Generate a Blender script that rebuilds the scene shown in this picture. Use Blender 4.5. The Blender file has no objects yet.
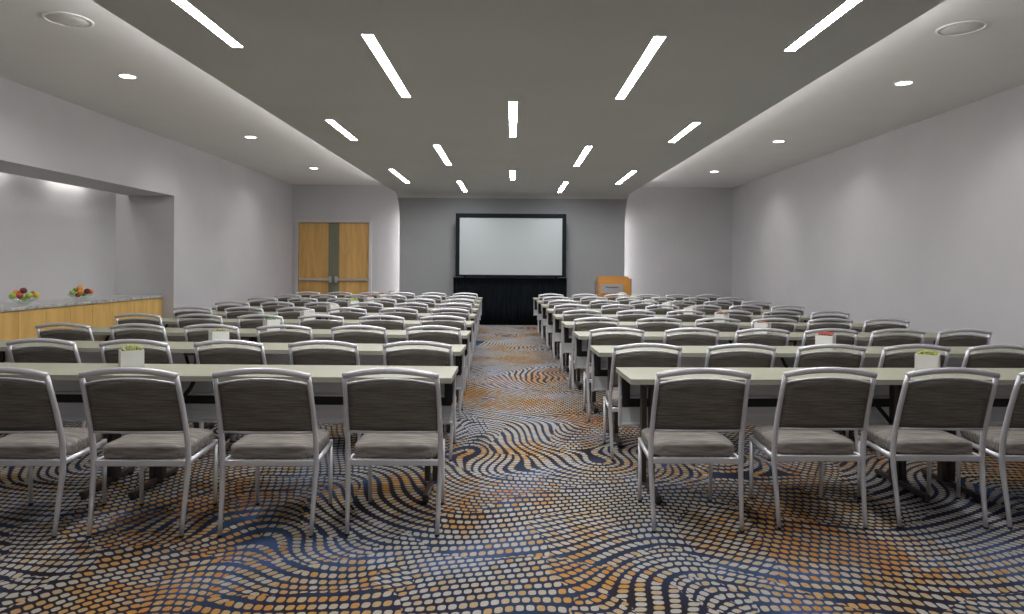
import bpy, bmesh, math, random
from mathutils import Vector, Matrix

random.seed(7)
S = bpy.context.scene
COL = S.collection
PI = math.pi

# ------------------------------------------------------------------ materials
def new_mat(name):
    m = bpy.data.materials.new(name)
    m.use_nodes = True
    nt = m.node_tree
    return m, nt, nt.nodes.get('Principled BSDF'), nt.nodes, nt.links

def plain(name, col, rough=0.5, metal=0.0, spec=0.5, coat=0.0):
    m, nt, b, N, L = new_mat(name)
    b.inputs['Base Color'].default_value = (*col, 1)
    b.inputs['Roughness'].default_value = rough
    b.inputs['Metallic'].default_value = metal
    b.inputs['Specular IOR Level'].default_value = spec
    b.inputs['Coat Weight'].default_value = coat
    return m

def mottled(name, c1, c2, scale=(6, 6, 6), rough=0.6, metal=0.0, detail=3, bump=0.0, spec=0.5, lo=0.35, hi=0.65):
    m, nt, b, N, L = new_mat(name)
    tc = N.new('ShaderNodeTexCoord'); mp = N.new('ShaderNodeMapping')
    mp.inputs['Scale'].default_value = scale
    nz = N.new('ShaderNodeTexNoise'); nz.inputs['Scale'].default_value = 1; nz.inputs['Detail'].default_value = detail
    rp = N.new('ShaderNodeValToRGB')
    rp.color_ramp.elements[0].position = lo; rp.color_ramp.elements[0].color = (*c1, 1)
    rp.color_ramp.elements[1].position = hi; rp.color_ramp.elements[1].color = (*c2, 1)
    L.new(tc.outputs['Object'], mp.inputs['Vector']); L.new(mp.outputs['Vector'], nz.inputs['Vector'])
    L.new(nz.outputs['Fac'], rp.inputs['Fac']); L.new(rp.outputs['Color'], b.inputs['Base Color'])
    b.inputs['Roughness'].default_value = rough; b.inputs['Metallic'].default_value = metal
    b.inputs['Specular IOR Level'].default_value = spec
    if bump:
        bp = N.new('ShaderNodeBump'); bp.inputs['Strength'].default_value = bump; bp.inputs['Distance'].default_value = 0.002
        L.new(nz.outputs['Fac'], bp.inputs['Height']); L.new(bp.outputs['Normal'], b.inputs['Normal'])
    return m

def emitter(name, col, strength):
    m, nt, b, N, L = new_mat(name)
    b.inputs['Base Color'].default_value = (.8, .8, .8, 1)
    b.inputs['Emission Color'].default_value = (*col, 1)
    b.inputs['Emission Strength'].default_value = strength
    return m

STRIP = 32.0
M = {}
M['wall'] = mottled('painted_wall', (.50, .493, .507), (.52, .513, .527), (1.5, 1.5, 1.5), .75, spec=.2)
M['soffit'] = mottled('painted_ceiling', (.83, .82, .815), (.85, .84, .835), (1.5, 1.5, 1.5), .8, spec=.2)
M['ribbon'] = mottled('grey_ceiling_paint', (.54, .55, .55), (.56, .57, .57), (1.2, 1.2, 1.2), .7, spec=.25)
M['ribbon_shaded'] = mottled('blue_grey_ribbon_shaded', (.30, .31, .318), (.315, .325, .333), (1.2, 1.2, 1.2), .75, spec=.2)  # ribbon's grey paint darkened, standing in for dimmer light on the wall
M['metal'] = plain('brushed_silver_metal', (.64, .64, .672), .40, .50)
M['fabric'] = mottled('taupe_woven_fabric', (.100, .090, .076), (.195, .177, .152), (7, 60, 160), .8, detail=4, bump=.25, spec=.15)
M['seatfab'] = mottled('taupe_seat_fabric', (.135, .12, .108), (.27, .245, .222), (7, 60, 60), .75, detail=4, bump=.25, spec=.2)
M['laminate'] = mottled('beige_laminate', (.29, .288, .215), (.315, .312, .238), (3, 30, 3), .45, spec=.4)
M['edge'] = plain('grey_table_edge', (.33, .325, .265), .5)
M['panel'] = mottled('grey_panel_metal', (.64, .66, .68), (.72, .74, .76), (3, 3, 40), .4, .3)
M['bronze'] = plain('dark_bronze_metal', (.055, .043, .038), .45, .3)
M['black'] = plain('black_plastic', (.012, .012, .013), .5)
M['drape'] = mottled('black_drape_cloth', (.008, .012, .015), (.016, .022, .026), (30, 30, 2), .95, spec=.1)
M['frame'] = plain('black_screen_frame', (.010, .013, .015), .85, spec=.1)
M['screen'] = plain('white_screen_vinyl', (.385, .415, .425), .9, spec=.1)
M['casing'] = plain('grey_door_casing', (.55, .53, .53), .5)
M['astragal'] = plain('olive_door_edge', (.17, .18, .12), .5)
M['chrome'] = plain('satin_steel', (.6, .6, .6), .3, .8)
M['planter'] = mottled('white_ceramic', (.68, .69, .66), (.74, .75, .72), (8, 8, 8), .5)
M['soil'] = plain('dark_soil', (.05, .04, .025), .9)
M['trim'] = plain('white_trim_ring', (.86, .85, .84), .5)
M['grille'] = mottled('speaker_grille', (.70, .69, .68), (.78, .77, .76), (150, 150, 150), .6)
M['strip'] = emitter('strip_light_diffuser', (1.0, .995, 1.0), STRIP)
M['lens'] = emitter('downlight_lens', (1.0, .95, .88), 9.0)
M['cove'] = emitter('cove_led', (1.0, .98, .97), 13.0)
M['cove_low'] = emitter('cove_led_wall', (1.0, .98, .97), 7.0)
M['slot'] = emitter('niche_led', (1.0, .96, .90), 2.9)

def wood(name, dark, light, scale, rough=.45):
    m, nt, b, N, L = new_mat(name)
    tc = N.new('ShaderNodeTexCoord'); mp = N.new('ShaderNodeMapping'); mp.inputs['Scale'].default_value = scale
    nz = N.new('ShaderNodeTexNoise'); nz.inputs['Scale'].default_value = 1.0; nz.inputs['Detail'].default_value = 5; nz.inputs['Distortion'].default_value = .6
    oi = N.new('ShaderNodeObjectInfo'); ad = N.new('ShaderNodeVectorMath'); ad.operation = 'ADD'
    sc = N.new('ShaderNodeMath'); sc.operation = 'MULTIPLY'; sc.inputs[1].default_value = 37.0
    L.new(oi.outputs['Random'], sc.inputs[0])
    L.new(tc.outputs['Object'], mp.inputs['Vector']); L.new(mp.outputs['Vector'], ad.inputs[0]); L.new(sc.outputs[0], ad.inputs[1])
    L.new(ad.outputs[0], nz.inputs['Vector'])
    rp = N.new('ShaderNodeValToRGB')
    rp.color_ramp.elements[0].position = .3; rp.color_ramp.elements[0].color = (*dark, 1)
    rp.color_ramp.elements[1].position = .7; rp.color_ramp.elements[1].color = (*light, 1)
    L.new(nz.outputs['Fac'], rp.inputs['Fac']); L.new(rp.outputs['Color'], b.inputs['Base Color'])
    b.inputs['Roughness'].default_value = rough
    return m
M['doorwood'] = wood('oak_door_veneer', (.54, .31, .09), (.70, .43, .15), (9, 9, 1.2))
M['cabwood'] = wood('honey_cabinet_veneer', (.56, .335, .093), (.71, .465, .152), (3, 9, 1.2))
M['lecwood'] = wood('orange_lectern_veneer', (.46, .185, .03), (.56, .25, .05), (2, 2, 6))
M['lecside'] = wood('brown_lectern_edge', (.22, .15, .10), (.28, .19, .13), (4, 4, 6))
M['stone'] = mottled('grey_stone_counter', (.30, .30, .30), (.55, .55, .54), (14, 14, 14), .3, detail=6)

def plaque_mat():
    return plain('silver_plaque', (.50, .49, .49), .35, .7)
M['plaque'] = plaque_mat()

def glass():
    m, nt, b, N, L = new_mat('clear_glass')
    tr = N.new('ShaderNodeBsdfTransparent'); tr.inputs['Color'].default_value = (.93, .96, .94, 1)
    gl = N.new('ShaderNodeBsdfGlossy'); gl.inputs['Roughness'].default_value = .05
    mx = N.new('ShaderNodeMixShader'); mx.inputs[0].default_value = .07
    L.new(tr.outputs[0], mx.inputs[1]); L.new(gl.outputs[0], mx.inputs[2])
    L.new(mx.outputs[0], N.get('Material Output').inputs[0])
    return m
M['glass'] = glass()

def fruit(name, c1, c2, scale=14):
    return mottled(name, c1, c2, (scale, scale, scale), .35, detail=2)
M['green_apple'] = fruit('green_apple_skin', (.20, .34, .03), (.42, .52, .10))
M['red_apple'] = fruit('red_apple_skin', (.22, .015, .015), (.45, .06, .05))
M['dark_apple'] = fruit('dark_red_apple_skin', (.07, .008, .012), (.20, .025, .03))
M['orange'] = fruit('orange_peel', (.62, .23, .02), (.78, .33, .04), 40)
M['lemon'] = fruit('yellow_peel', (.62, .45, .03), (.75, .58, .06), 40)

# carpet: flowing rows of small dashes
def carpet():
    g = bpy.data.node_groups.new('flow_field', 'ShaderNodeTree')
    g.interface.new_socket('Vector', in_out='INPUT', socket_type='NodeSocketVector')
    g.interface.new_socket('Vector', in_out='OUTPUT', socket_type='NodeSocketVector')
    gi = g.nodes.new('NodeGroupInput'); go = g.nodes.new('NodeGroupOutput')
    last = gi.outputs[0]
    for sc, amp, off in ((.58, 3.0, 21.4), (1.3, .5, 11.3)):
        n = g.nodes.new('ShaderNodeTexNoise'); n.noise_dimensions = '3D'
        n.inputs['Scale'].default_value = sc; n.inputs['Detail'].default_value = 0
        o = g.nodes.new('ShaderNodeVectorMath'); o.operation = 'ADD'; o.inputs[1].default_value = (off, off * 1.7, off)
        g.links.new(gi.outputs[0], o.inputs[0]); g.links.new(o.outputs[0], n.inputs['Vector'])
        s = g.nodes.new('ShaderNodeVectorMath'); s.operation = 'SUBTRACT'; s.inputs[1].default_value = (.5, .5, .5)
        k = g.nodes.new('ShaderNodeVectorMath'); k.operation = 'SCALE'; k.inputs['Scale'].default_value = amp
        a = g.nodes.new('ShaderNodeVectorMath'); a.operation = 'ADD'
        g.links.new(n.outputs['Color'], s.inputs[0]); g.links.new(s.outputs[0], k.inputs[0])
        g.links.new(last, a.inputs[0]); g.links.new(k.outputs[0], a.inputs[1]); last = a.outputs[0]
    g.links.new(last, go.inputs[0])

    m, nt, b, N, L = new_mat('patterned_carpet')
    tc = N.new('ShaderNodeTexCoord')
    def val(x):
        return x
    def mth(op, a, b_=None, c=None, clamp=False):
        n = N.new('ShaderNodeMath'); n.operation = op; n.use_clamp = clamp
        for i, x in enumerate((a, b_, c)):
            if x is None: continue
            if isinstance(x, (int, float)): n.inputs[i].default_value = x
            else: L.new(x, n.inputs[i])
        return n.outputs[0]
    def vec(op, a, b_=None):
        n = N.new('ShaderNodeVectorMath'); n.operation = op
        for i, x in enumerate((a, b_)):
            if x is None: continue
            if isinstance(x, tuple): n.inputs[i].default_value = x
            else: L.new(x, n.inputs[i])
        return n
    P = vec('MULTIPLY', tc.outputs['Object'], (1, 1, 0)).outputs[0]
    E = .015
    def field(src):
        n = N.new('ShaderNodeGroup'); n.node_tree = g; L.new(src, n.inputs[0])
        s = N.new('ShaderNodeSeparateXYZ'); L.new(n.outputs[0], s.inputs[0])
        return s.outputs[0], s.outputs[1]
    _, y0 = field(P)
    _, y1 = field(vec('ADD', P, (E, 0, 0)).outputs[0])
    _, y2 = field(vec('ADD', P, (0, E, 0)).outputs[0])
    def diff(a, c): return mth('DIVIDE', mth('SUBTRACT', a, c), E)
    yx, yy = diff(y1, y0), diff(y2, y0)
    gy = mth('MAXIMUM', mth('SQRT', mth('ADD', mth('MULTIPLY', yx, yx), mth('MULTIPLY', yy, yy))), .05)
    SR, ST = .064, .044
    ky = mth('MINIMUM', mth('MAXIMUM', mth('ROUND', mth('LOGARITHM', gy, 2.0)), -1.0), 4.0)
    ang = mth('ARCTAN2', mth('MULTIPLY', yx, -1.0), yy)
    q = mth('MULTIPLY', mth('ROUND', mth('DIVIDE', ang, PI / 4)), PI / 4)
    sp_ = N.new('ShaderNodeSeparateXYZ'); L.new(P, sp_.inputs[0])
    x0 = mth('ADD', mth('MULTIPLY', sp_.outputs[0], mth('COSINE', q)), mth('MULTIPLY', sp_.outputs[1], mth('SINE', q)))
    tx = mth('COSINE', mth('SUBTRACT', ang, q))
    sr = mth('MULTIPLY', mth('POWER', 2.0, ky), SR); st = mth('ADD', 0.0, ST)
    ry = mth('DIVIDE', y0, sr); row = mth('FLOOR', ry); fy = mth('SUBTRACT', mth('FRACT', ry), .5)
    dy = mth('DIVIDE', mth('MULTIPLY', mth('ABSOLUTE', fy), sr), gy)
    rx = mth('ADD', mth('DIVIDE', x0, st), mth('MULTIPLY', row, .37)); colm = mth('FLOOR', rx); fx = mth('SUBTRACT', mth('FRACT', rx), .5)
    dx = mth('DIVIDE', mth('MULTIPLY', mth('ABSOLUTE', fx), st), tx)
    hw = mth('MINIMUM', mth('MULTIPLY', mth('DIVIDE', sr, gy), .345), .024)
    hl = mth('MINIMUM', mth('MULTIPLY', mth('DIVIDE', st, tx), .405), .026)
    a = mth('POWER', mth('DIVIDE', dy, hw), 3.0); c = mth('POWER', mth('DIVIDE', dx, hl), 3.0)
    inside = mth('SUBTRACT', 1.0, mth('SMOOTH_MIN', mth('ADD', a, c), 2.0, .0))
    mask = mth('MULTIPLY_ADD', inside, 2.2, .3, clamp=True)
    # colours
    cid = N.new('ShaderNodeCombineXYZ'); L.new(row, cid.inputs[0]); L.new(colm, cid.inputs[1])
    wn = N.new('ShaderNodeTexWhiteNoise'); wn.noise_dimensions = '2D'; L.new(cid.outputs[0], wn.inputs['Vector'])
    big = N.new('ShaderNodeTexNoise'); big.inputs['Scale'].default_value = .9; big.inputs['Detail'].default_value = 2; L.new(P, big.inputs['Vector'])
    f = mth('ADD', mth('MULTIPLY', mth('SUBTRACT', big.outputs['Fac'], .5), 3.2), mth('MULTIPLY', wn.outputs['Value'], .75))
    rp = N.new('ShaderNodeValToRGB'); L.new(f, rp.inputs['Fac'])
    cr = rp.color_ramp
    cr.elements[0].position = 0.0; cr.elements[0].color = (.375, .36, .335, 1)
    cr.elements[1].position = 1.0; cr.elements[1].color = (.42, .20, .055, 1)
    for p_, c_ in ((.35, (.385, .335, .26)), (.6, (.375, .27, .14)), (.8, (.40, .22, .07))):
        e = cr.elements.new(p_); e.color = (*c_, 1)
    grd = N.new('ShaderNodeTexNoise'); grd.inputs['Scale'].default_value = 1.6; grd.inputs['Detail'].default_value = 3
    gm = vec('ADD', P, (31, 17, 0)).outputs[0]; L.new(gm, grd.inputs['Vector'])
    rg = N.new('ShaderNodeValToRGB'); L.new(grd.outputs['Fac'], rg.inputs['Fac'])
    ce = rg.color_ramp
    ce.elements[0].position = .36; ce.elements[0].color = (.022, .019, .024, 1)
    ce.elements[1].position = .66; ce.elements[1].color = (.055, .085, .18, 1)
    e = ce.elements.new(.46); e.color = (.026, .028, .052, 1)
    e = ce.elements.new(.56); e.color = (.028, .048, .088, 1)
    # pile speckle
    sp = N.new('ShaderNodeTexNoise'); sp.inputs['Scale'].default_value = 160; sp.inputs['Detail'].default_value = 1; L.new(P, sp.inputs['Vector'])
    mx = N.new('ShaderNodeMix'); mx.data_type = 'RGBA'
    L.new(mask, mx.inputs['Factor']); L.new(rg.outputs['Color'], mx.inputs[6]); L.new(rp.outputs['Color'], mx.inputs[7])
    m2 = N.new('ShaderNodeMix'); m2.data_type = 'RGBA'; m2.blend_type = 'MULTIPLY'; m2.inputs['Factor'].default_value = 1.0
    spk = mth('MULTIPLY_ADD', sp.outputs['Fac'], 1.0, .5)
    cmb = N.new('ShaderNodeCombineXYZ')
    for i in range(3): L.new(spk, cmb.inputs[i])
    L.new(mx.outputs[2], m2.inputs[6]); L.new(cmb.outputs[0], m2.inputs[7])
    L.new(m2.outputs[2], b.inputs['Base Color'])
    b.inputs['Roughness'].default_value = .95; b.inputs['Specular IOR Level'].default_value = .05
    return m
M['carpet'] = carpet()

# ------------------------------------------------------------------ mesh helpers
def add_box(bm, x0, x1, y0, y1, z0, z1, bev=0.0, mi=0):
    r = bmesh.ops.create_cube(bm, size=1.0)
    vs = r['verts']
    for v in vs:
        v.co = Vector(((x0 + x1) / 2 + v.co.x * (x1 - x0), (y0 + y1) / 2 + v.co.y * (y1 - y0), (z0 + z1) / 2 + v.co.z * (z1 - z0)))
    fs = {f for v in vs for f in v.link_faces}
    for f in fs: f.material_index = mi
    if bev:
        es = list({e for v in vs for e in v.link_edges})
        r2 = bmesh.ops.bevel(bm, geom=es, offset=bev, segments=2, profile=.5, affect='EDGES')
        for f in r2['faces']: f.material_index = mi
    return bm

def add_tube(bm, pts, radii, sides=8, squash=(1, 1), cap=True):
    """sweep a rounded section along a polyline; radii scalar or list; squash = (width, depth) factor"""
    pts = [Vector(p) for p in pts]
    if not isinstance(radii, (list, tuple)): radii = [radii] * len(pts)
    rings = []
    ref = None
    for i, p in enumerate(pts):
        t = (pts[min(i + 1, len(pts) - 1)] - pts[max(i - 1, 0)]).normalized()
        if ref is None:
            ref = Vector((1, 0, 0)) if abs(t.x) < .8 else Vector((0, 1, 0))
        u = (ref - t * ref.dot(t)).normalized(); w = t.cross(u)
        ref = u
        ring = []
        for k in range(sides):
            a = 2 * PI * k / sides
            ring.append(bm.verts.new(p + u * math.cos(a) * radii[i] * squash[0] + w * math.sin(a) * radii[i] * squash[1]))
        rings.append(ring)
    for i in range(len(rings) - 1):
        for k in range(sides):
            f = bm.faces.new((rings[i][k], rings[i][(k + 1) % sides], rings[i + 1][(k + 1) % sides], rings[i + 1][k]))
            f.smooth = True
    if cap:
        bm.faces.new(list(reversed(rings[0]))); bm.faces.new(rings[-1])
    return bm

def add_super(bm, c, half, p=5.0, n=8, fn=None):
    """rounded pillow-like block"""
    r = bmesh.ops.create_cube(bm, size=2.0)
    es = list({e for v in r['verts'] for e in v.link_edges})
    bmesh.ops.subdivide_edges(bm, edges=es, cuts=n, use_grid_fill=True)
    for v in bm.verts:
        q = v.co.copy()
        l = (abs(q.x) ** p + abs(q.y) ** p + abs(q.z) ** p) ** (1 / p)
        q /= l
        v.co = Vector((c[0] + q.x * half[0], c[1] + q.y * half[1], c[2] + q.z * half[2]))
        if fn: v.co = fn(v.co)
    for f in bm.faces: f.smooth = True
    return bm

def add_lathe(bm, prof, n=32, center=(0, 0, 0), mi=0, closed=False):
    rings = []
    for r, z in prof:
        rings.append([bm.verts.new((center[0] + r * math.cos(2 * PI * k / n), center[1] + r * math.sin(2 * PI * k / n), center[2] + z)) for k in range(n)])
    m = len(rings)
    for i in range(m if closed else m - 1):
        a, b = rings[i], rings[(i + 1) % m]
        for k in range(n):
            f = bm.faces.new((a[k], a[(k + 1) % n], b[(k + 1) % n], b[k])); f.smooth = True; f.material_index = mi
    if not closed:
        f = bm.faces.new(list(reversed(rings[0]))); f.material_index = mi
        f = bm.faces.new(rings[-1]); f.material_index = mi
    return bm

def mesh(name, bm, mats):
    me = bpy.data.meshes.new(name)
    bmesh.ops.recalc_face_normals(bm, faces=bm.faces)
    bm.to_mesh(me); bm.free()
    if not isinstance(mats, (list, tuple)): mats = [mats]
    for m in mats: me.materials.append(m)
    return me

def obj(name, bm, mats, parent=None, label=None):
    o = bpy.data.objects.new(name, mesh(name, bm, mats)); COL.objects.link(o)
    if parent is not None: o.parent = parent
    if label: o['label'] = label
    return o

def thing(name, label, cat, loc=(0, 0, 0), rotz=0.0, group=None):
    o = bpy.data.objects.new(name, None); COL.objects.link(o)
    o.empty_display_size = .1
    o.location = loc; o.rotation_euler = (0, 0, rotz)
    o['label'] = label; o['category'] = cat
    if group: o['group'] = group
    return o

def tag(o, label, cat, group=None):
    o['label'] = label; o['category'] = cat
    if group: o['group'] = group
    return o

def struct(name, bm, mats, parent=None):
    o = obj(name, bm, mats, parent)
    if parent is None: o['kind'] = 'structure'
    return o

def dup(root, loc, rotz, label, group=None):
    r = root.copy(); COL.objects.link(r); r.location = loc; r.rotation_euler = (0, 0, rotz)
    r['label'] = label
    if group: r['group'] = group
    for ch in list(root.children):
        c = ch.copy(); COL.objects.link(c); c.parent = r
        for gch in list(ch.children):
            d = gch.copy(); COL.objects.link(d); d.parent = c
    return r

B = bmesh.new

# ------------------------------------------------------------------ room shell
XW, YE, YN = 5.54, 17.2, -2.6        # side walls, end wall, wall behind
ZC = 3.43                             # upper ceiling
XR, ZR, YR = 2.785, 3.153, 16.9       # grey ceiling panel: half width, underside, rear drop
NY0, NY1, NX, NZ = 4.4, 11.19, 6.50, 2.53   # serving niche in the counter-side wall

struct('floor', add_box(B(), -6.7, XW + .2, YN - .2, YE + .2, -.1, 0), M['carpet'])
struct('ceiling', add_box(B(), -6.7, XW + .2, YN - .2, YE + .2, ZC, ZC + .12), M['soffit'])
struct('wall_right', add_box(B(), XW, XW + .15, YN, YE, 0, ZC), M['wall'])
bm = B()
add_box(bm, -XW - .15, -XW, NY1, YE, 0, ZC)
struct('wall_left', bm, M['wall'])
bm = B()
add_box(bm, -NX - .15, -XW, YN, NY0, 0, ZC)
struct('wall_left_near', bm, M['wall'])
# header above the niche with a light slot against its rear wall
bm = B()
add_box(bm, -NX + .20, -XW, NY0, NY1, NZ, ZC)
struct('wall_left_upper', bm, M['wall'])
struct('wall_left_rear', add_box(B(), -NX - .15, -NX, NY0, NY1, 0, ZC), M['wall'])
struct('wall_left_side', add_box(B(), -NX - .15, -XW - .15, NY1, NY1 + .15, 0, ZC), M['wall'])
struct('wall_near', add_box(B(), -6.7, XW + .15, YN - .15, YN, 0, ZC), M['wall'])
# end wall with the doorway cut out
DX0, DX1, DZ = -5.38, -3.606, 2.485
bm = B()
add_box(bm, -XW - .15, DX0, YE, YE + .15, 0, ZC)
add_box(bm, DX1, XW + .15, YE, YE + .15, 0, ZC)
add_box(bm, DX0, DX1, YE, YE + .15, DZ, ZC)
struct('wall_back', bm, M['wall'])
# grey ribbon: ceiling panel that sweeps down into the wall behind the screen
bm = B()
R = .72
prof = [(YN, ZR)]
prof += [(1.0 * k, ZR) for k in range(0, 17, 4)]
for k in range(13):
    a = PI / 2 * k / 12
    prof.append((YR - R + R * math.sin(a), ZR - R + R * math.cos(a)))
prof.append((YR, 0))
T = .055
def ring_off(i):
    p0 = Vector(prof[max(i - 1, 0)]); p1 = Vector(prof[min(i + 1, len(prof) - 1)])
    t = (p1 - p0).normalized(); n = Vector((-t.y, t.x))
    return Vector(prof[i]) + n * T
vs = []
for i, (y, z) in enumerate(prof):
    q = ring_off(i)
    vs.append([bm.verts.new((-XR, y, z)), bm.verts.new((XR, y, z)), bm.verts.new((XR, q.x, q.y)), bm.verts.new((-XR, q.x, q.y))])
def sweep(vs, bm):
    for i in range(len(vs) - 1):
        for k in range(4):
            f = bm.faces.new((vs[i][k], vs[i][(k + 1) % 4], vs[i + 1][(k + 1) % 4], vs[i + 1][k]))
            if k in (0, 2): f.smooth = True
    for i in range(len(vs) - 1):
        for k in range(4): bm.edges.get((vs[i][k], vs[i + 1][k])).smooth = False
    bm.faces.new(vs[0]); bm.faces.new(list(reversed(vs[-1])))
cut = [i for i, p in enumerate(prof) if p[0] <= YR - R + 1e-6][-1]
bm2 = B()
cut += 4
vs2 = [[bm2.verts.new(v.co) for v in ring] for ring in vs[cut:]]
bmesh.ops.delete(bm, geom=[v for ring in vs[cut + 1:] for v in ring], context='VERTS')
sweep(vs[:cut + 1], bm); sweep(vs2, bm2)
struct('ceiling_panel', bm, M['ribbon'])
struct('wall_front', bm2, M['ribbon_shaded'])
# the ribbon's hangers keep the panel on the ceiling; the cove LED runs along its upper edges
for s, nm in ((-1, 'trim_1'), (1, 'trim_2')):
    bm = B()
    add_box(bm, s * XR - .07 if s > 0 else s * XR + .03, s * XR - .03 if s > 0 else s * XR + .07, YN + .1, YR - R, ZR + T + .002, ZR + T + .022)
    struct(nm, bm, M['cove'])
    bm = B()
    add_box(bm, s * XR - .07 if s > 0 else s * XR + .03, s * XR - .03 if s > 0 else s * XR + .07, YR + T + .002, YR + T + .022, .05, ZR - R + .25)
    struct('trim_3' if s < 0 else 'trim_4', bm, M['cove_low'])
bm = B(); add_box(bm, -XR + .5, XR - .5, YN, YR - R, ZR + T, ZC)
struct('ceiling_upper', bm, M['soffit'])
# baseboards
struct('baseboard_right', add_box(B(), XW - .012, XW, YN, YE, 0, .10, .003), M['casing'])
struct('baseboard_left', add_box(B(), -XW, -XW + .012, NY1, YE, 0, .10, .003), M['casing'])
struct('baseboard_back', add_box(B(), DX1 + .08, -XR, YE - .012, YE, 0, .10, .003), M['casing'])

# ------------------------------------------------------------------ double door
door = bpy.data.objects.new('door_1', None); COL.objects.link(door); door['kind'] = 'structure'
door.location = (-4.493, YE, 0)
w = (DX1 - DX0) / 2
bm = B()
add_box(bm, -w - .075, -w, -.03, .12, 0, DZ + .075, .004)
add_box(bm, w, w + .075, -.03, .12, 0, DZ + .075, .004)
add_box(bm, -w, w, -.03, .12, DZ, DZ + .075, .004)
obj('door_casing', bm, M['casing'], door)
for s in (-1, 1):
    bm = B()
    a, b_ = sorted((s * .011, s * (w - .005)))
    add_box(bm, a, b_, .02, .065, .012, DZ - .012, .003)
    leaf = obj('door_leaf', bm, M['doorwood'], door)
    bm = B(); a, b_ = sorted((s * .004, s * .135)); add_box(bm, a, b_, .012, .02, .012, DZ - .012, .002)
    obj('edge_strip', bm, M['astragal'], leaf, 'olive green metal strip at the meeting edge')
    bm = B()
    a, b_ = sorted((s * .07, s * (w - .03)))
    add_box(bm, a, b_, -.05, -.022, 1.02, 1.075, .006)
    add_box(bm, a, a + .06, -.022, .012, 1.015, 1.08, .004); add_box(bm, b_ - .06, b_, -.022, .012, 1.015, 1.08, .004)
    obj('panic_bar', bm, M['chrome'], leaf, 'long steel push bar')
    bm = B()
    a, b_ = sorted((s * .04, s * .105)); add_box(bm, a, b_, -.06, .012, .965, 1.13, .008)
    obj('latch_case', bm, M['chrome'], leaf)

# ------------------------------------------------------------------ ceiling lights
def strip(x, y0, y1, label):
    t = thing('linear_ceiling_light', label, 'ceiling light', ((x), (y0 + y1) / 2, ZR), 0, 'recessed linear lights in the grey ceiling')
    h = (y1 - y0) / 2; hw = .042
    bm = B()
    for sx in (-1, 1):
        a, b_ = sorted((sx * hw, sx * (hw + .010))); add_box(bm, a, b_, -h - .01, h + .01, -.003, .0)
    for sy in (-1, 1):
        a, b_ = sorted((sy * h, sy * (h + .010))); add_box(bm, -hw, hw, a, b_, -.003, .0)
    obj('bezel', bm, M['ribbon'], t)
    bm = B(); bm.faces.new([bm.verts.new(p) for p in ((-hw, -h, -.0012), (-hw, h, -.0012), (hw, h, -.0012), (hw, -h, -.0012))])
    obj('diffuser', bm, M['strip'], t)
zones = {-2.2: 'outermost line, door side', 2.2: 'outermost line, lectern side', -1.1: 'inner line, door side', 1.1: 'inner line, lectern side', 0: 'line over the aisle'}
spec = [(-2.2, ((3.5, 5.45), (8.17, 9.48), (12.35, 14.3))), (2.2, ((3.5, 5.45), (8.17, 9.48), (12.35, 14.3))),
        (-1.1, ((5.13, 7.04), (9.84, 11.76), (14.02, 15.96))), (1.1, ((5.13, 7.04), (9.84, 11.76), (14.02, 15.96))),
        (0, ((-1.1, .8), (2.1, 4.0), (7.2, 9.15), (12.4, 13.7)))]
for x, segs in spec:
    if len(segs) == 4: strip(x, *segs[0], 'added unseen fill light strip over the aisle, above the open floor behind the chairs')  # extra strip added out of view to brighten the rearmost chairs and floor
    for (y0, y1), pos in zip(segs[-3:], ('away from the screen', 'halfway along', 'towards the screen')):
        strip(x, y0, y1, 'white linear ceiling light, %s, %s' % (zones[x], pos))

def spot(name, loc, aim, power, angle, blend, size, parent=None, col=(1, .97, .94)):
    l = bpy.data.lights.new(name, 'SPOT'); l.energy = power; l.spot_size = math.radians(angle); l.spot_blend = blend
    l.shadow_soft_size = size; l.color = col
    o = bpy.data.objects.new(name, l); COL.objects.link(o)
    d = Vector(aim) - Vector(loc)
    o.rotation_euler = d.to_track_quat('-Z', 'Y').to_euler(); o.location = loc
    return o

DOWN_P = 14
for side, xs, ys in ((-1, -4.14, (3.9, 7.33, 10.78, 14.22)), (1, 4.22, (3.9, 7.38, 10.84, 14.3))):
    nm = 'counter-side' if side < 0 else 'lectern-side'
    for k, y in enumerate(ys):
        pos = ('first', 'second', 'third', 'fourth')[k]
        if k:
            pos = ('', 'beside the round speaker', 'second beyond the round speaker', 'next to the end wall')[k]
            t = thing('downlight', 'small round downlight, %s ceiling, %s' % (nm, pos), 'ceiling light', (xs, y, ZC), 0, 'round downlights along the side ceilings')
            obj('trim_ring', add_lathe(B(), [(.098, 0), (.098, -.006), (.078, -.008), (.078, 0)], 32, closed=True), M['trim'], t)
            obj('lens', add_lathe(B(), [(.078, -.002), (.078, -.005)], 32), M['lens'], t)
        spot('downlight_lamp', (xs, y, ZC - .03), (side * (XW - .05), y, 1.7), DOWN_P, 84, .95, .06)
for side, x, y in ((-1, -3.68, 5.64), (1, 3.73, 5.69)):
    t = thing('ceiling_speaker', 'flush round white ceiling speaker on the %s' % ('counter side' if side < 0 else 'lectern side'), 'speaker', (x, y, ZC), 0, 'flush ceiling speakers')
    obj('trim_ring', add_lathe(B(), [(.185, 0), (.185, -.008), (.165, -.012), (.160, 0)], 40, closed=True), M['trim'], t)
    obj('grille', add_lathe(B(), [(.160, -.001), (.160, -.005), (.05, -.007)], 40), M['grille'], t)

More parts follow.
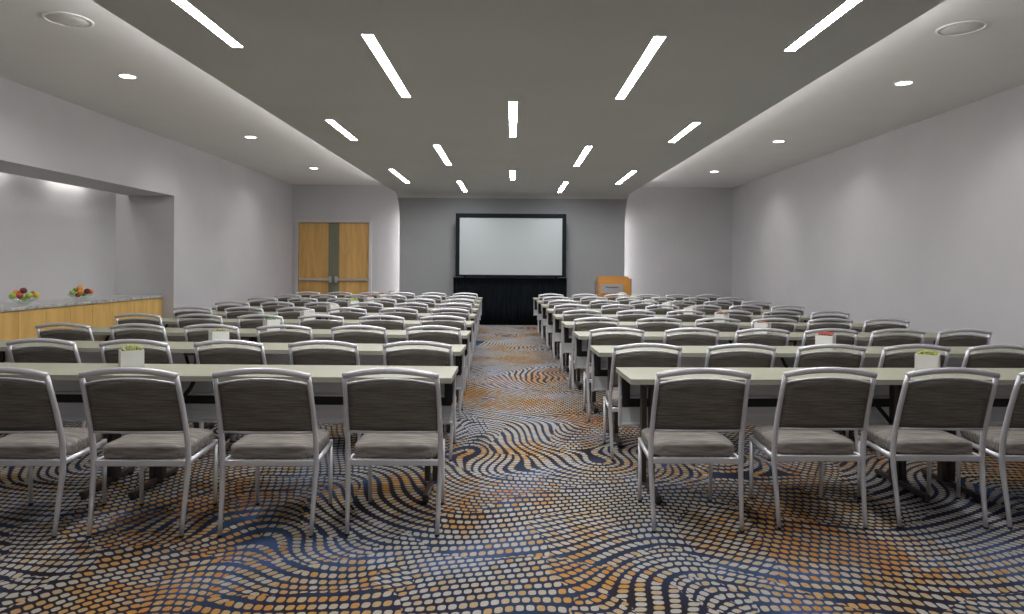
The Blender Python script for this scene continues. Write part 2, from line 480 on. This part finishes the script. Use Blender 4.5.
# LED line hidden up in the niche's light slot, and its spot lamps
struct('trim_5', add_box(B(), -NX + .05, -NX + .15, NY0 + .05, NY1 - .05, NZ + .50, NZ + .52), M['slot'])
for k, y in enumerate((5.0, 6.65, 8.3, 9.95)):
    l = bpy.data.lights.new('niche_lamp', 'AREA'); l.shape = 'RECTANGLE'; l.size = .05; l.size_y = .85; l.energy = 1.0; l.color = (1, .97, .91)
    o = bpy.data.objects.new('niche_lamp', l); COL.objects.link(o); o.location = (-NX + .12, y, NZ + .14)
    o.rotation_euler = (0, math.radians(14), 0)

# ------------------------------------------------------------------ counter, cabinets
CXF, CZ = -5.72, .905
ye = NY1 - .004
n = 0
yy = ye
names = ['against the return wall', 'second from the return wall', 'third from the return wall', 'fourth from the return wall', 'fifth from the return wall', 'sixth from the return wall', 'seventh from the return wall']
while yy - .93 > NY0 and n < 7:
    y0 = yy - .93
    t = thing('base_cabinet', 'honey wood base cabinet under the counter, %s' % names[n], 'cabinet', ((CXF - NX) / 2, (y0 + yy) / 2, 0), 0, 'base cabinets under the stone counter')
    hx = (NX + CXF) / 2
    obj('body', add_box(B(), -hx + .004, hx - .024, -.463, .463, .08, CZ - .042), M['cabwood'], t)
    obj('toe_kick', add_box(B(), -hx + .004, hx - .08, -.463, .463, 0, .08), M['black'], t)
    for s in (-1, 1):
        a, b_ = sorted((s * .0025, s * .4615))
        obj('door', add_box(B(), hx - .023, hx - .003, a, b_,   .085, CZ - .048, .0015), M['cabwood'], t)
    yy = y0; n += 1
bm = B(); add_box(bm, -NX + .002, CXF + .02, NY0 + .002, ye, CZ - .04, CZ, .004)
tag(obj('stone_counter', bm, M['stone']), 'long speckled grey stone counter running along the lit wall niche', 'counter')

def fruit_bowl(loc, items, label, who):
    cam = Vector((loc[0], loc[1])).normalized()          # away from the viewer
    rgt = Vector((cam.y, -cam.x))
    t = obj('fruit_bowl', add_lathe(B(), [(.062, 0), (.096, .021), (.130, .043), (.160, .073), (.156, .076), (.126, .049), (.09, .028), (.05, .010), (.0005, .008)], 40), M['glass'])
    t.location = loc
    tag(t, label, 'bowl', 'glass fruit bowls on the stone counter')
    for kind, lab, r, tt, z, mat, rad in items:
        p = Vector((loc[0], loc[1])) + rgt * r - cam * tt
        bm = B()
        prof = []
        for k in range(13):
            a = PI * k / 12
            q = rad * math.sin(a); h = -rad * math.cos(a)
            if kind == 'apple':
                q *= 1.0 + .05 * math.cos(a) * -1
                if k == 12: h -= rad * .18
                if k == 11: h -= rad * .02
                h *= .93
            if kind == 'lemon': h *= 1.15
            prof.append((max(q, .0008), h))
        add_lathe(bm, prof, 20)
        o = obj(kind, bm, mat); o.location = (p.x, p.y, loc[2] + z)
        o.rotation_euler = (random.uniform(-.5, .5), random.uniform(-.4, .4), random.uniform(0, 3))
        tag(o, lab + ' ' + who, 'fruit', 'fruit in the glass bowls')
        if kind == 'apple':
            s = obj('stem', add_tube(B(), [(0, 0, rad * .72), (.002, 0, rad * 1.0), (.005, .002, rad * 1.12)], .0018, 6), M['bronze'], o)
g, rd, dk, og, le = M['green_apple'], M['red_apple'], M['dark_apple'], M['orange'], M['lemon']
fruit_bowl((-6.1, 8.54, CZ), [
    ('apple', 'green apple at the outer rim', -.115, .02, .101, g, .040),
    ('orange', 'orange tucked behind the red fruit', -.078, -.052, .138, og, .038),
    ('apple', 'dark red apple crowning the heap', -.005, -.01, .163, dk, .041),
    ('apple', 'bright red apple at the front', -.04, .058, .102, rd, .038),
    ('apple', 'large green apple at the front', .052, .052, .104, g, .043),
    ('lemon', 'yellow lemon at the rim', .128, .018, .107, le, .034),
    ('apple', 'red apple behind the lemon', .092, -.062, .118, rd, .038),
    ('apple', 'green apple at the bottom', .0, -.002, .060, g, .037),
    ('apple', 'dark red apple at the rear bottom', -.03, -.09, .083, dk, .036)],
    'clear glass bowl heaped with apples and citrus, farther from the return wall', 'of the glass bowl with the lemon')
fruit_bowl((-6.1, 9.66, CZ), [
    ('apple', 'green apple at the rim', -.10, .03, .097, g, .036),
    ('apple', 'green apple tucked behind', -.06, -.052, .132, g, .036),
    ('orange', 'orange crowning the heap', -.005, -.005, .157, og, .040),
    ('orange', 'orange at the front', .0, .062, .104, og, .039),
    ('apple', 'dark red apple beside the oranges', .082, .03, .116, dk, .042),
    ('orange', 'orange at the rim', .127, -.042, .110, og, .036),
    ('apple', 'red apple at the bottom', -.03, -.012, .060, rd, .036),
    ('apple', 'green apple at the bottom', .05, -.042, .072, g, .037)],
    'clear glass fruit bowl with three oranges, closer to the return wall', 'of the glass bowl without a lemon')

# ------------------------------------------------------------------ screen and lectern
YS = 16.44
t = thing('projection_screen', 'white projection screen in a black frame above a black pleated skirt', 'screen', (-.03, YS, 0))
sw, z0, z1, fb = 1.33, 1.16, 2.68, .095
bm = B()
add_box(bm, -sw, -sw + fb, -.01, .04, z0, z1, .004); add_box(bm, sw - fb, sw, -.01, .04, z0, z1, .004)
add_box(bm, -sw + fb, sw - fb, -.01, .04, z1 - fb - .01, z1, .004); add_box(bm, -sw + fb, sw - fb, -.01, .04, z0, z0 + .045, .004)
obj('frame', bm, M['frame'], t)
obj('viewing_surface', add_box(B(), -sw + fb - .004, sw - fb + .004, .002, .012, z0 + .04, z1 - fb - .006), M['screen'], t)
bm = B()
nx = 240; x0, x1 = -1.375, 1.345
cols = []
for k in range(nx + 1):
    x = x0 + (x1 - x0) * k / nx
    ph = k / nx * 2 * PI * 34
    cols.append([bm.verts.new((x, -.035 + .012 * math.sin(ph) * (.35 + .65 * (1 - zz)) + .006 * math.sin(ph * .37), .005 + zz * 1.125)) for zz in (0, .4, .8, 1)])
for k in range(nx):
    for j in range(3):
        f = bm.faces.new((cols[k][j], cols[k + 1][j], cols[k + 1][j + 1], cols[k][j + 1])); f.smooth = True
bmesh.ops.solidify(bm, geom=list(bm.faces), thickness=.004)
obj('pleated_skirt', bm, M['drape'], t)
obj('skirt_rail', add_box(B(), -1.385, 1.355, -.055, -.012, 1.122, 1.142, .004), M['frame'], t)
for s in (-1, 1):
    bm = B(); add_box(bm, s * 1.1 - .025, s * 1.1 + .025, .0, .05, .04, z0 + .01, .003); add_box(bm, s * 1.1 - .03, s * 1.1 + .03, -.012, .32, 0, .04, .003)
    obj('leg', bm, M['frame'], t)

t = thing('lectern', 'orange-brown wooden lectern with a silver plaque on its front', 'lectern', (2.36, 15.72, 0), 0)
hw = .37
bm = B()
# outline with a softened top corner, extruded in depth
pts = [(-hw, .08), (hw, .08), (hw, 1.10), (hw - .02, 1.15), (hw - .07, 1.195), (hw - .12, 1.20), (-hw, 1.20)]
fr = [bm.verts.new((x, 0, z)) for x, z in pts]; bk = [bm.verts.new((x, .03, z)) for x, z in pts]
bm.faces.new(fr); bm.faces.new(list(reversed(bk)))
for i in range(len(pts)):
    j = (i + 1) % len(pts); bm.faces.new((fr[i], fr[j], bk[j], bk[i]))
obj('front_panel', bm, M['lecwood'], t)
for s in (-1, 1):
    bm = B(); a, b_ = sorted((s * hw, s * (hw + .028)))
    ps = [(-.004, .06), (.46, .06), (.46, 1.02), (-.004, 1.15 if s > 0 else 1.20)]
    A_ = [bm.verts.new((a, y, z)) for y, z in ps]; C_ = [bm.verts.new((b_, y, z)) for y, z in ps]
    bm.faces.new(A_); bm.faces.new(list(reversed(C_)))
    for i in range(4):
        j = (i + 1) % 4; bm.faces.new((A_[i], A_[j], C_[j], C_[i]))
    obj('side_panel', bm, M['lecside'], t, 'darker brown edge panel')
bm = B(); add_box(bm, -hw, hw, .03, .46, 1.0, 1.03); obj('reading_shelf', bm, M['lecwood'], t)
bm = B(); add_box(bm, -hw, hw, .03, .45, .45, .475); obj('inner_shelf', bm, M['lecwood'], t)
bm = B(); add_box(bm, -hw - .04, hw + .04, -.02, .48, 0, .06, .006); obj('plinth', bm, M['lecside'], t)
pq = obj('plaque', add_box(B(), -.315, .20, -.014, -.001, .80, 1.02, .002), M['plaque'], t, 'silver metal name plaque')
bm = B()
random.seed(3)
x = -.20
add_box(bm, x, x + .012, -.0165, -.0135, .930, .975); add_box(bm, x + .012, x + .030, -.0165, -.0135, .945, .957); x += .036
while x < .09:
    ww = random.choice((.010, .016, .013)); add_box(bm, x, x + ww, -.0165, -.0135, .930, .930 + random.choice((.022, .025, .022, .028))); x += ww + .006
obj('lettering', bm, M['frame'], pq, 'dark line of lettering')

# ------------------------------------------------------------------ chair
def chair_meshes():
    d = {}
    H = .857
    def post(s):
        return [(s * .236, 0, .012), (s * .238, .014, .10), (s * .241, .034, .22), (s * .245, .050, .33), (s * .246, .052, .40),
                (s * .246, .044, .48), (s * .245, .026, .56), (s * .243, -.006, .67), (s * .240, -.044, .78), (s * .238, -.072, H)]
    for s, nm in ((-1, 'rl'), (1, 'rr')):
        bm = B(); add_tube(bm, post(s), [.0105, .0115, .013, .014, .0145, .0145, .014, .0135, .013, .0125], 10, (1, 1.1)); d[nm] = mesh('leg', bm, M['metal'])
    for s, nm in ((-1, 'fl'), (1, 'fr')):
        bm = B(); add_tube(bm, [(s * .214, .478, .012), (s * .215, .476, .12), (s * .216, .474, .392)], [.0105, .0115, .0125], 10); d[nm] = mesh('leg', bm, M['metal'])
    for nm, (x, y) in (('gl_rl', (-.236, 0)), ('gl_rr', (.236, 0)), ('gl_fl', (-.214, .478)), ('gl_fr', (.214, .478))):
        bm = B(); add_lathe(bm, [(.011, 0), (.0125, .002), (.0125, .013), (.010, .014)], 10, (x, y, 0)); d[nm] = mesh('foot_glide', bm, M['black'])
    # top rail: arched
    bm = B(); pts = []
    for k in range(13):
        u = -1 + 2 * k / 12
        pts.append((u * .246, -.074 - .012 * (1 - u * u), H + .031 * (1 - u * u)))
    add_tube(bm, pts, [.0125] + [.0130] * 11 + [.0125], 12, (1, 1.28)); d['top'] = mesh('top_rail', bm, M['metal'])
    # rim rails of the back panel
    bm = B(); pts = []
    for k in range(13):
        u = -1 + 2 * k / 12
        pts.append((u * .236, -.052 - .012 * (1 - u * u), .812 + .028 * (1 - u * u)))
    add_tube(bm, pts, .007, 8)
    d['rim'] = mesh('upper_back_rail', bm, M['metal'])
    bm = B(); add_tube(bm, [(-.240, .030, .547), (-.12, .022, .547), (0, .020, .547), (.12, .022, .547), (.240, .030, .547)], .0085, 8)
    d['low'] = mesh('lower_back_rail', bm, M['metal'])
    # upholstered back panel
    bm = B()
    NX_, NZ_ = 12, 8
    grid = {}
    for side in (0, 1):
        for i in range(NX_ + 1):
            u = -1 + 2 * i / NX_
            for j in range(NZ_ + 1):
                v = j / NZ_
                ztop = .806 + .028 * (1 - u * u)
                z = .553 + (ztop - .553) * v
                yc = .030 - .082 * ((z - .55) / .26) ** 1.15 if z > .55 else .030
                yc -= .010 * (1 - u * u)
                hwid = .2315 - .004 * v
                edge = min(1.0, (1 - abs(u)) * 7) ** .5 * min(1.0, v * 7) ** .5 * min(1.0, (1 - v) * 7) ** .5
                th = .006 + (.014 if side else .005) * edge
                grid[(side, i, j)] = bm.verts.new((u * hwid, yc + (th if side else -th), z))
    for side in (0, 1):
        for i in range(NX_):
            for j in range(NZ_):
                q = [grid[(side, i, j)], grid[(side, i + 1, j)], grid[(side, i + 1, j + 1)], grid[(side, i, j + 1)]]
                f = bm.faces.new(q if side == 0 else q[::-1]); f.smooth = True
    for i in range(NX_):
        for j in (0, NZ_):
            bm.faces.new((grid[(0, i, j)], grid[(0, i + 1, j)], grid[(1, i + 1, j)], grid[(1, i, j)]))
    for j in range(NZ_):
        for i in (0, NX_):
            bm.faces.new((grid[(0, i, j)], grid[(0, i, j + 1)], grid[(1, i, j + 1)], grid[(1, i, j)]))
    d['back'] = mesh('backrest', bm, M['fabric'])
    # seat frame
    bm = B()
    add_box(bm, -.234, .234, .040, .064, .360, .392, .004)
    add_box(bm, -.205, .205, .462, .484, .364, .390, .004)
    for s in (-1, 1):
        add_tube(bm, [(s * .244, .056, .377), (s * .217, .470, .377)], .016, 8, (.8, 1))
    d['sframe'] = mesh('seat_frame', bm, M['metal'])
    # cushion
    def shape(c):
        t_ = (c.y - .07) / .44
        c.x *= 1.03 - .07 * t_
        u = c.x / .235
        if c.z > .43: c.z += .010 * (1 - u * u) - .012 * max(0, t_ - .6) / .4
        return c
    bm = B(); add_super(bm, (0, .275, .425), (.229, .222, .041), 6, 9, shape)
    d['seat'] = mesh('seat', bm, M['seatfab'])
    return d
CM = chair_meshes()
def make_chair(loc, rz, label, group, glides=True):
    t = thing('banquet_chair', label, 'chair', loc, rz, group)
    def part(nm, key, par=t):
        o = bpy.data.objects.new(nm, CM[key]); COL.objects.link(o); o.parent = par; return o
    part('seat', 'seat'); part('backrest', 'back'); part('seat_frame', 'sframe'); part('top_rail', 'top'); part('upper_back_rail', 'rim'); part('lower_back_rail', 'low')
    for k in ('rl', 'rr', 'fl', 'fr'):
        l = part('leg', k)
        if glides: part('foot_glide', 'gl_' + k, l)
    return t
ROWS = 9
rownames = ['the rearmost row', 'the second row from the rear', 'the third row from the rear', 'the fourth row from the rear', 'the fifth row from the rear',
            'the fourth row from the screen', 'the third row from the screen', 'the second row from the screen', 'the front row by the screen']
seatnames = ['aisle seat', 'second from the aisle', 'third from the aisle', 'fourth from the aisle', 'fifth from the aisle', 'sixth from the aisle']
PITCH = 1.27
YB = [4.62 + PITCH * i for i in range(ROWS)]            # table rear edges, at the aisle
CO = [1.035, .90, .90, .91, .92, .93, .95, .96, .97]
LYAW = [-.006] + [-.025] * 8
RYAW = [.035] + [.035] * 8
def place(loc, rz, label, group, near, sz=1.0):
    key = (near, sz)
    if key not in protos:
        protos[key] = make_chair(loc, rz, label, group, near); protos[key].scale.z = sz; return
    dup(protos[key], loc, rz, label, group).scale.z = sz
protos = {}
rear_l = [3.58, 3.552, 3.535, 3.525, 3.53, 3.54]
rear_lx = [-.6185, -1.272, -1.94, -2.59, -3.28, -3.95]
rear_r = [3.655, 3.715, 3.735, 3.735, 3.75, 3.76]
rear_rx = [1.006, 1.698, 2.366, 2.972, 3.58, 4.17]
rear_rz = [.02, .012, 0, -.015, 0, 0]
rear_lz = [0, .01, .02, .01, 0, 0]
rnd = random.Random(11)
for i in range(ROWS):
    for blk in (-1, 1):
        side = 'door side' if blk < 0 else 'lectern side'
        xe = (-.36 - .035 * i) if blk < 0 else (.715 - .031 * i)
        yaw = LYAW[i] if blk < 0 else RYAW[i]
        for k in range(6):
            if i == 0:
                x, y, rz = (rear_lx[k], rear_l[k], rear_lz[k]) if blk < 0 else (rear_rx[k], rear_r[k], rear_rz[k])
                x, y, rz = x, y, rz
            else:
                if blk < 0:
                    a = -.635 - .037 * i; e = -4.035 - .006 * i
                else:
                    a = 1.005 - .0275 * i; e = 4.165 - .026 * i
                x = a + (e - a) * ((0, .216, .4195, .613, .806, 1)[k] if blk > 0 else k / 5) + rnd.uniform(-.003, .003)
                y = YB[i] - CO[i] + (abs(x - xe) * yaw if blk > 0 else -.03) + rnd.uniform(-.015, .015)
                if blk > 0: x *= 1 + abs(x - xe) * yaw / (y + .08)
                if blk > 0 and i == 1 and k == 5: x -= .035
                rz = yaw + rnd.uniform(-.008, .008)
            lab = 'taupe chair, %s, %s, in %s' % (side, seatnames[k], rownames[i].replace('the ', '', 1))
            place((x, y, 0), rz, lab, 'banquet chairs in %s on the %s' % (rownames[i], side), i < 3, .99 if i == 0 else (.965 if blk > 0 else .975))

# ------------------------------------------------------------------ tables
def table_meshes(Lt, inset):
    d = {}
    h = Lt / 2; D = .245
    bm = B(); add_box(bm, -h, h, -D, D, .706, .740, .002, 0)
    for f in bm.faces:
        if abs(f.normal.z) < .5: f.material_index = 1
        elif f.normal.z < 0: f.material_index = 1
    bm.faces.ensure_lookup_table()
    me = mesh('tabletop', bm, [M['laminate'], M['edge']])
    d['top'] = me
    # modesty panel at the far edge: upper sheet, dark slot, lower sheet with rolled lips
    y = .205
    bm = B()
    add_box(bm, -h + .03, h - .03, y - .006, y, .555, .690, .001)
    add_box(bm, -h + .03, h - .03, y - .024, y, .540, .556, .004)
    d['panel'] = mesh('modesty_panel', bm, M['panel']); bm = B()
    add_box(bm, -h + .03, h - .03, y - .006, y, .375, .480, .001)
    add_box(bm, -h + .03, h - .03, y - .024, y, .360, .376, .004)
    d['lower'] = mesh('lower_panel', bm, M['panel'])
    bm = B(); add_box(bm, -h + .04, h - .04, y + .002, y + .006, .478, .545); d['slot'] = mesh('panel_insert', bm, M['black'])
    for s, nm in ((-1, 'l'), (1, 'r')):
        bm = B(); add_box(bm, s * (h - .022) - .009, s * (h - .022) + .009, y - .016, y + .016, .350, .704, .004)
        d['post' + nm] = mesh('panel_post', bm, M['metal'])
    for s, nm in ((-1, 'l'), (1, 'r')):
        lx = s * (h - inset)
        bm = B()
        for q in (-1, 1): add_box(bm, lx + q * .026 - .017, lx + q * .026 + .017, -.03, .03, .045, .69, .006)
        add_box(bm, lx - .05, lx + .05, -.19, .19, .68, .706, .004)
        d['leg' + nm] = mesh('leg', bm, M['bronze'])
        bm = B()
        add_box(bm, lx - .018, lx + .018, -.31, .235, .022, .052, .006)
        d['foot' + nm] = mesh('foot', bm, M['bronze'])
        for yy_, q in ((-.285, 'f'), (.21, 'b')):
            bm = B(); add_lathe(bm, [(.015, 0), (.018, .004), (.018, .022), (.012, .024)], 12, (lx, yy_, 0))
            d['glide' + nm + q] = mesh('glide', bm, M['black'])
        bm = B()
        add_tube(bm, [(lx - s * .045, .0, .42), (lx - s * .16, .09, .60), (lx - s * .20, .12, .700)], [.014, .014, .012], 8)
        add_box(bm, lx - s * .20 - .03, lx - s * .20 + .03, .07, .16, .69, .706, .003)
        d['brace' + nm] = mesh('tilt_brace', bm, M['black'])
        bm = B()
        a, b_ = sorted((s * (h - .032), s * (h - .085))); add_box(bm, a, b_, y - .028, y - .006, .500, .690, .003)
        d['clamp' + nm] = mesh('hinge_clamp', bm, M['black'])
    return d
TM = {-1: table_meshes(2.05, .145), 1: table_meshes(1.96, .16)}
tprotos = {}
def make_table(blk, loc, rz, label, group):
    d = TM[blk]
    t = thing('training_table', label, 'table', loc, rz, group)
    def part(nm, key, par=t):
        o = bpy.data.objects.new(nm, d[key]); COL.objects.link(o); o.parent = par; return o
    part('tabletop', 'top')
    p = part('modesty_panel', 'panel'); part('panel_insert', 'slot', p); part('lower_panel', 'lower', p)
    for s in 'lr':
        l = part('leg', 'leg' + s); part('foot', 'foot' + s, l); part('glide', 'glide' + s + 'f', l); part('glide', 'glide' + s + 'b', l)
        part('tilt_brace', 'brace' + s); part('hinge_clamp', 'clamp' + s, p); part('panel_post', 'post' + s, p)
    return t
joins = {}
for i in range(ROWS):
    for blk in (-1, 1):
        Lt = 2.05 if blk < 0 else 1.96
        side = 'door side' if blk < 0 else 'lectern side'
        xe = (-.36 - .035 * i) if blk < 0 else (.715 - .031 * i)
        yaw = LYAW[i] if blk < 0 else RYAW[i]
        yc = YB[i] - .245
        for k in range(2):
            dist = (k + .5) * Lt + k * .004
            x = xe + blk * dist * math.cos(yaw); y = yc + dist * abs(math.sin(yaw))
            lab = 'beige table, %s, %s, %s' % (side, 'aisle half' if k == 0 else 'wall half', rownames[i].replace('the ', '', 1))
            lab = lab.replace('the second row', 'second row').replace('the third row', 'third row').replace('the fourth row', 'fourth row').replace('the fifth row', 'fifth row')
            grp = 'training tables on the %s' % side
            if blk not in tprotos: tprotos[blk] = make_table(blk, (x, y, 0), yaw, lab, grp)
            else: dup(tprotos[blk], (x, y, 0), yaw, lab, grp)
        joins[(blk, i)] = (xe + blk * Lt, yc + Lt * abs(math.sin(yaw)), yaw)

# ------------------------------------------------------------------ planters
def plant_mesh(kind, seed):
    r = random.Random(seed); bm = B()
    if kind == 'none':
        pass
    n = {'spiky': 90, 'flat': 70, 'flowers': 60, 'leafy': 26, 'low': 40}[kind]
    for _ in range(n):
        x, y = r.uniform(-.052, .052), r.uniform(-.052, .052)
        d = math.hypot(x, y) / .075
        if kind == 'spiky':
            tip = Vector((x * 1.25 + r.uniform(-.012, .012), y * 1.25 + r.uniform(-.012, .012), .128 + .022 * (1 - d) + r.uniform(-.006, .008)))
            add_tube(bm, [(x, y, .098), (Vector((x, y, .098)) + tip) / 2 + Vector((r.uniform(-.003, .003), 0, .002)), tip], [.003, .0045, .0008], 5)
        elif kind == 'flat' or kind == 'low':
            h = (.016 if kind == 'flat' else .008)
            c = Vector((x, y, .106 + h * (1 - d * d) + r.uniform(0, .008)))
            q = r.uniform(.006, .010)
            bmesh.ops.create_icosphere(bm, subdivisions=1, radius=q, matrix=Matrix.Translation(c) @ Matrix.Diagonal((1, 1, .7, 1)))
        elif kind == 'flowers':
            c = Vector((x, y, .112 + .020 * (1 - d * d) + r.uniform(-.003, .006)))
            for j in range(5):
                a = 2 * PI * j / 5 + r.uniform(0, 1)
                p = c + Vector((math.cos(a) * .006, math.sin(a) * .006, 0))
                add_tube(bm, [c, p + Vector((0, 0, .003)), p * 1.0 + Vector((math.cos(a) * .004, math.sin(a) * .004, .004))], [.002, .0045, .001], 5)
            add_tube(bm, [(x * .8, y * .8, .096), c], .0012, 4)
        elif kind == 'leafy':
            a = r.uniform(0, 2 * PI); L_ = r.uniform(.03, .055)
            tip = Vector((x + math.cos(a) * L_ * .6, y + math.sin(a) * L_ * .6, .115 + L_ * .8))
            add_tube(bm, [(x, y, .098), (Vector((x, y, .098)) + tip) / 2 + Vector((0, 0, .008)), tip], [.002, .009, .001], 6, (1, .35))
    for f in bm.faces: f.smooth = True
    return bm
def plant_mat(name, c1, c2): return mottled(name, c1, c2, (60, 60, 60), .6, detail=1)
PM = {
    'lime': plant_mat('yellow_green_foliage', (.20, .24, .05), (.50, .52, .22)),
    'brightlime': plant_mat('bright_lime_foliage', (.18, .22, .01), (.45, .50, .03)),
    'olive': plant_mat('olive_yellow_foliage', (.25, .22, .09), (.45, .40, .20)),
    'green': plant_mat('soft_green_foliage', (.14, .24, .10), (.30, .42, .22)),
    'leaf': plant_mat('fresh_green_foliage', (.25, .36, .05), (.48, .55, .14)),
    'red': plant_mat('red_blossom', (.38, .05, .04), (.60, .16, .12)),
    'deepred': plant_mat('deep_red_blossom', (.28, .03, .05), (.45, .07, .09)),
    'rust': plant_mat('rust_orange_blossom', (.36, .16, .08), (.52, .28, .16)),
    'cream': plant_mat('cream_blossom', (.55, .52, .36), (.68, .66, .52)),
    'white': plant_mat('white_blossom', (.62, .62, .60), (.74, .74, .72)),
    'brown': plant_mat('brown_seed_heads', (.12, .07, .06), (.24, .14, .12)),
    'yellow': plant_mat('pale_yellow_blossom', (.50, .46, .18), (.62, .58, .30)),
}
desc = {-1: [('lime', 'spiky', 'spiky yellow-green grass'), ('olive', 'flat', 'low olive-yellow plants'), ('green', 'low', 'low soft green plants'), ('white', 'low', 'low white blooms'),
             ('cream', 'low', 'low cream blooms'), ('leaf', 'leafy', 'fresh green leaves'), ('red', 'flowers', 'red blossoms'), ('deepred', 'flowers', 'deep red blossoms'), ('brown', 'flat', 'dark brown seed heads')],
        1: [('brightlime', 'flat', 'bright lime moss'), ('red', 'flowers', 'red blossoms'), ('rust', 'low', 'pale rust blooms'), ('rust', 'flowers', 'rust-orange blossoms'), ('yellow', 'low', 'pale yellow blooms'),
            ('white', 'low', 'low white blooms'), ('brown', 'low', 'dark red-brown seed heads'), ('cream', 'flat', 'cream blooms'), ('white', 'flat', 'small white blooms')]}
pxs = {-1: [-2.505, -2.48, -2.48, -2.49, -2.51, -2.52, -2.54, -2.56, -2.58], 1: [2.78, 2.67, 2.60, 2.565, 2.51, 2.485, 2.45, 2.42, 2.38]}
pw, ph = .068, .112
for blk in (-1, 1):
    for i in range(ROWS):
        mk, kind, words = desc[blk][i]
        x = pxs[blk][i]; jx, jy, yaw = joins[(blk, i)]
        y = jy + (x - jx) * math.tan(yaw) + (.115 if i == 0 else .09)
        side = 'door side' if blk < 0 else 'lectern side'
        lab = 'white planter with %s, %s, %s' % (words, side, rownames[i].replace('the ', '', 1))
        t = thing('cube_planter', lab, 'planter', (x, y, .74), (.62 if blk < 0 else -.66) + rnd.uniform(-.04, .04), 'white cube planters on the tables')
        bm = B()
        wt = .006
        add_box(bm, -pw, pw, -pw, pw, 0, .012, .001)
        for s in (-1, 1):
            a, b_ = sorted((s * (pw - wt), s * pw))
            add_box(bm, a, b_, -pw, pw, .006, ph, .0015); add_box(bm, -pw + wt, pw - wt, a, b_, .006, ph, .0015)
        obj('pot', bm, M['planter'], t)
        obj('soil', add_box(B(), -pw + wt, pw - wt, -pw + wt, pw - wt, .012, .099), M['soil'], t)
        obj('plant', plant_mesh(kind, 50 + i + (20 if blk > 0 else 0)), PM[mk], t, words)

# ------------------------------------------------------------------ camera, world, view
cam = bpy.data.cameras.new('camera'); co = bpy.data.objects.new('camera', cam); COL.objects.link(co)
cam.sensor_width = 36.0; cam.lens = 683 / 1024 * 36
cam.shift_y = -(307 - 266) / 1024
co.matrix_world = Matrix.Translation((0, 0, 1.42)) @ Matrix.Rotation(PI / 2, 4, 'X') @ Matrix.Rotation(.007, 4, 'Z')
cam.clip_start = .05; cam.clip_end = 100
S.camera = co
wd = bpy.data.worlds.new('world'); S.world = wd; wd.use_nodes = True
wd.node_tree.nodes['Background'].inputs['Color'].default_value = (.5, .5, .5, 1)
wd.node_tree.nodes['Background'].inputs['Strength'].default_value = .1
S.view_settings.view_transform = 'Standard'; S.view_settings.look = 'None'
S.view_settings.gamma = 1.0; S.view_settings.use_curve_mapping = False
S.view_settings.exposure = 1.22
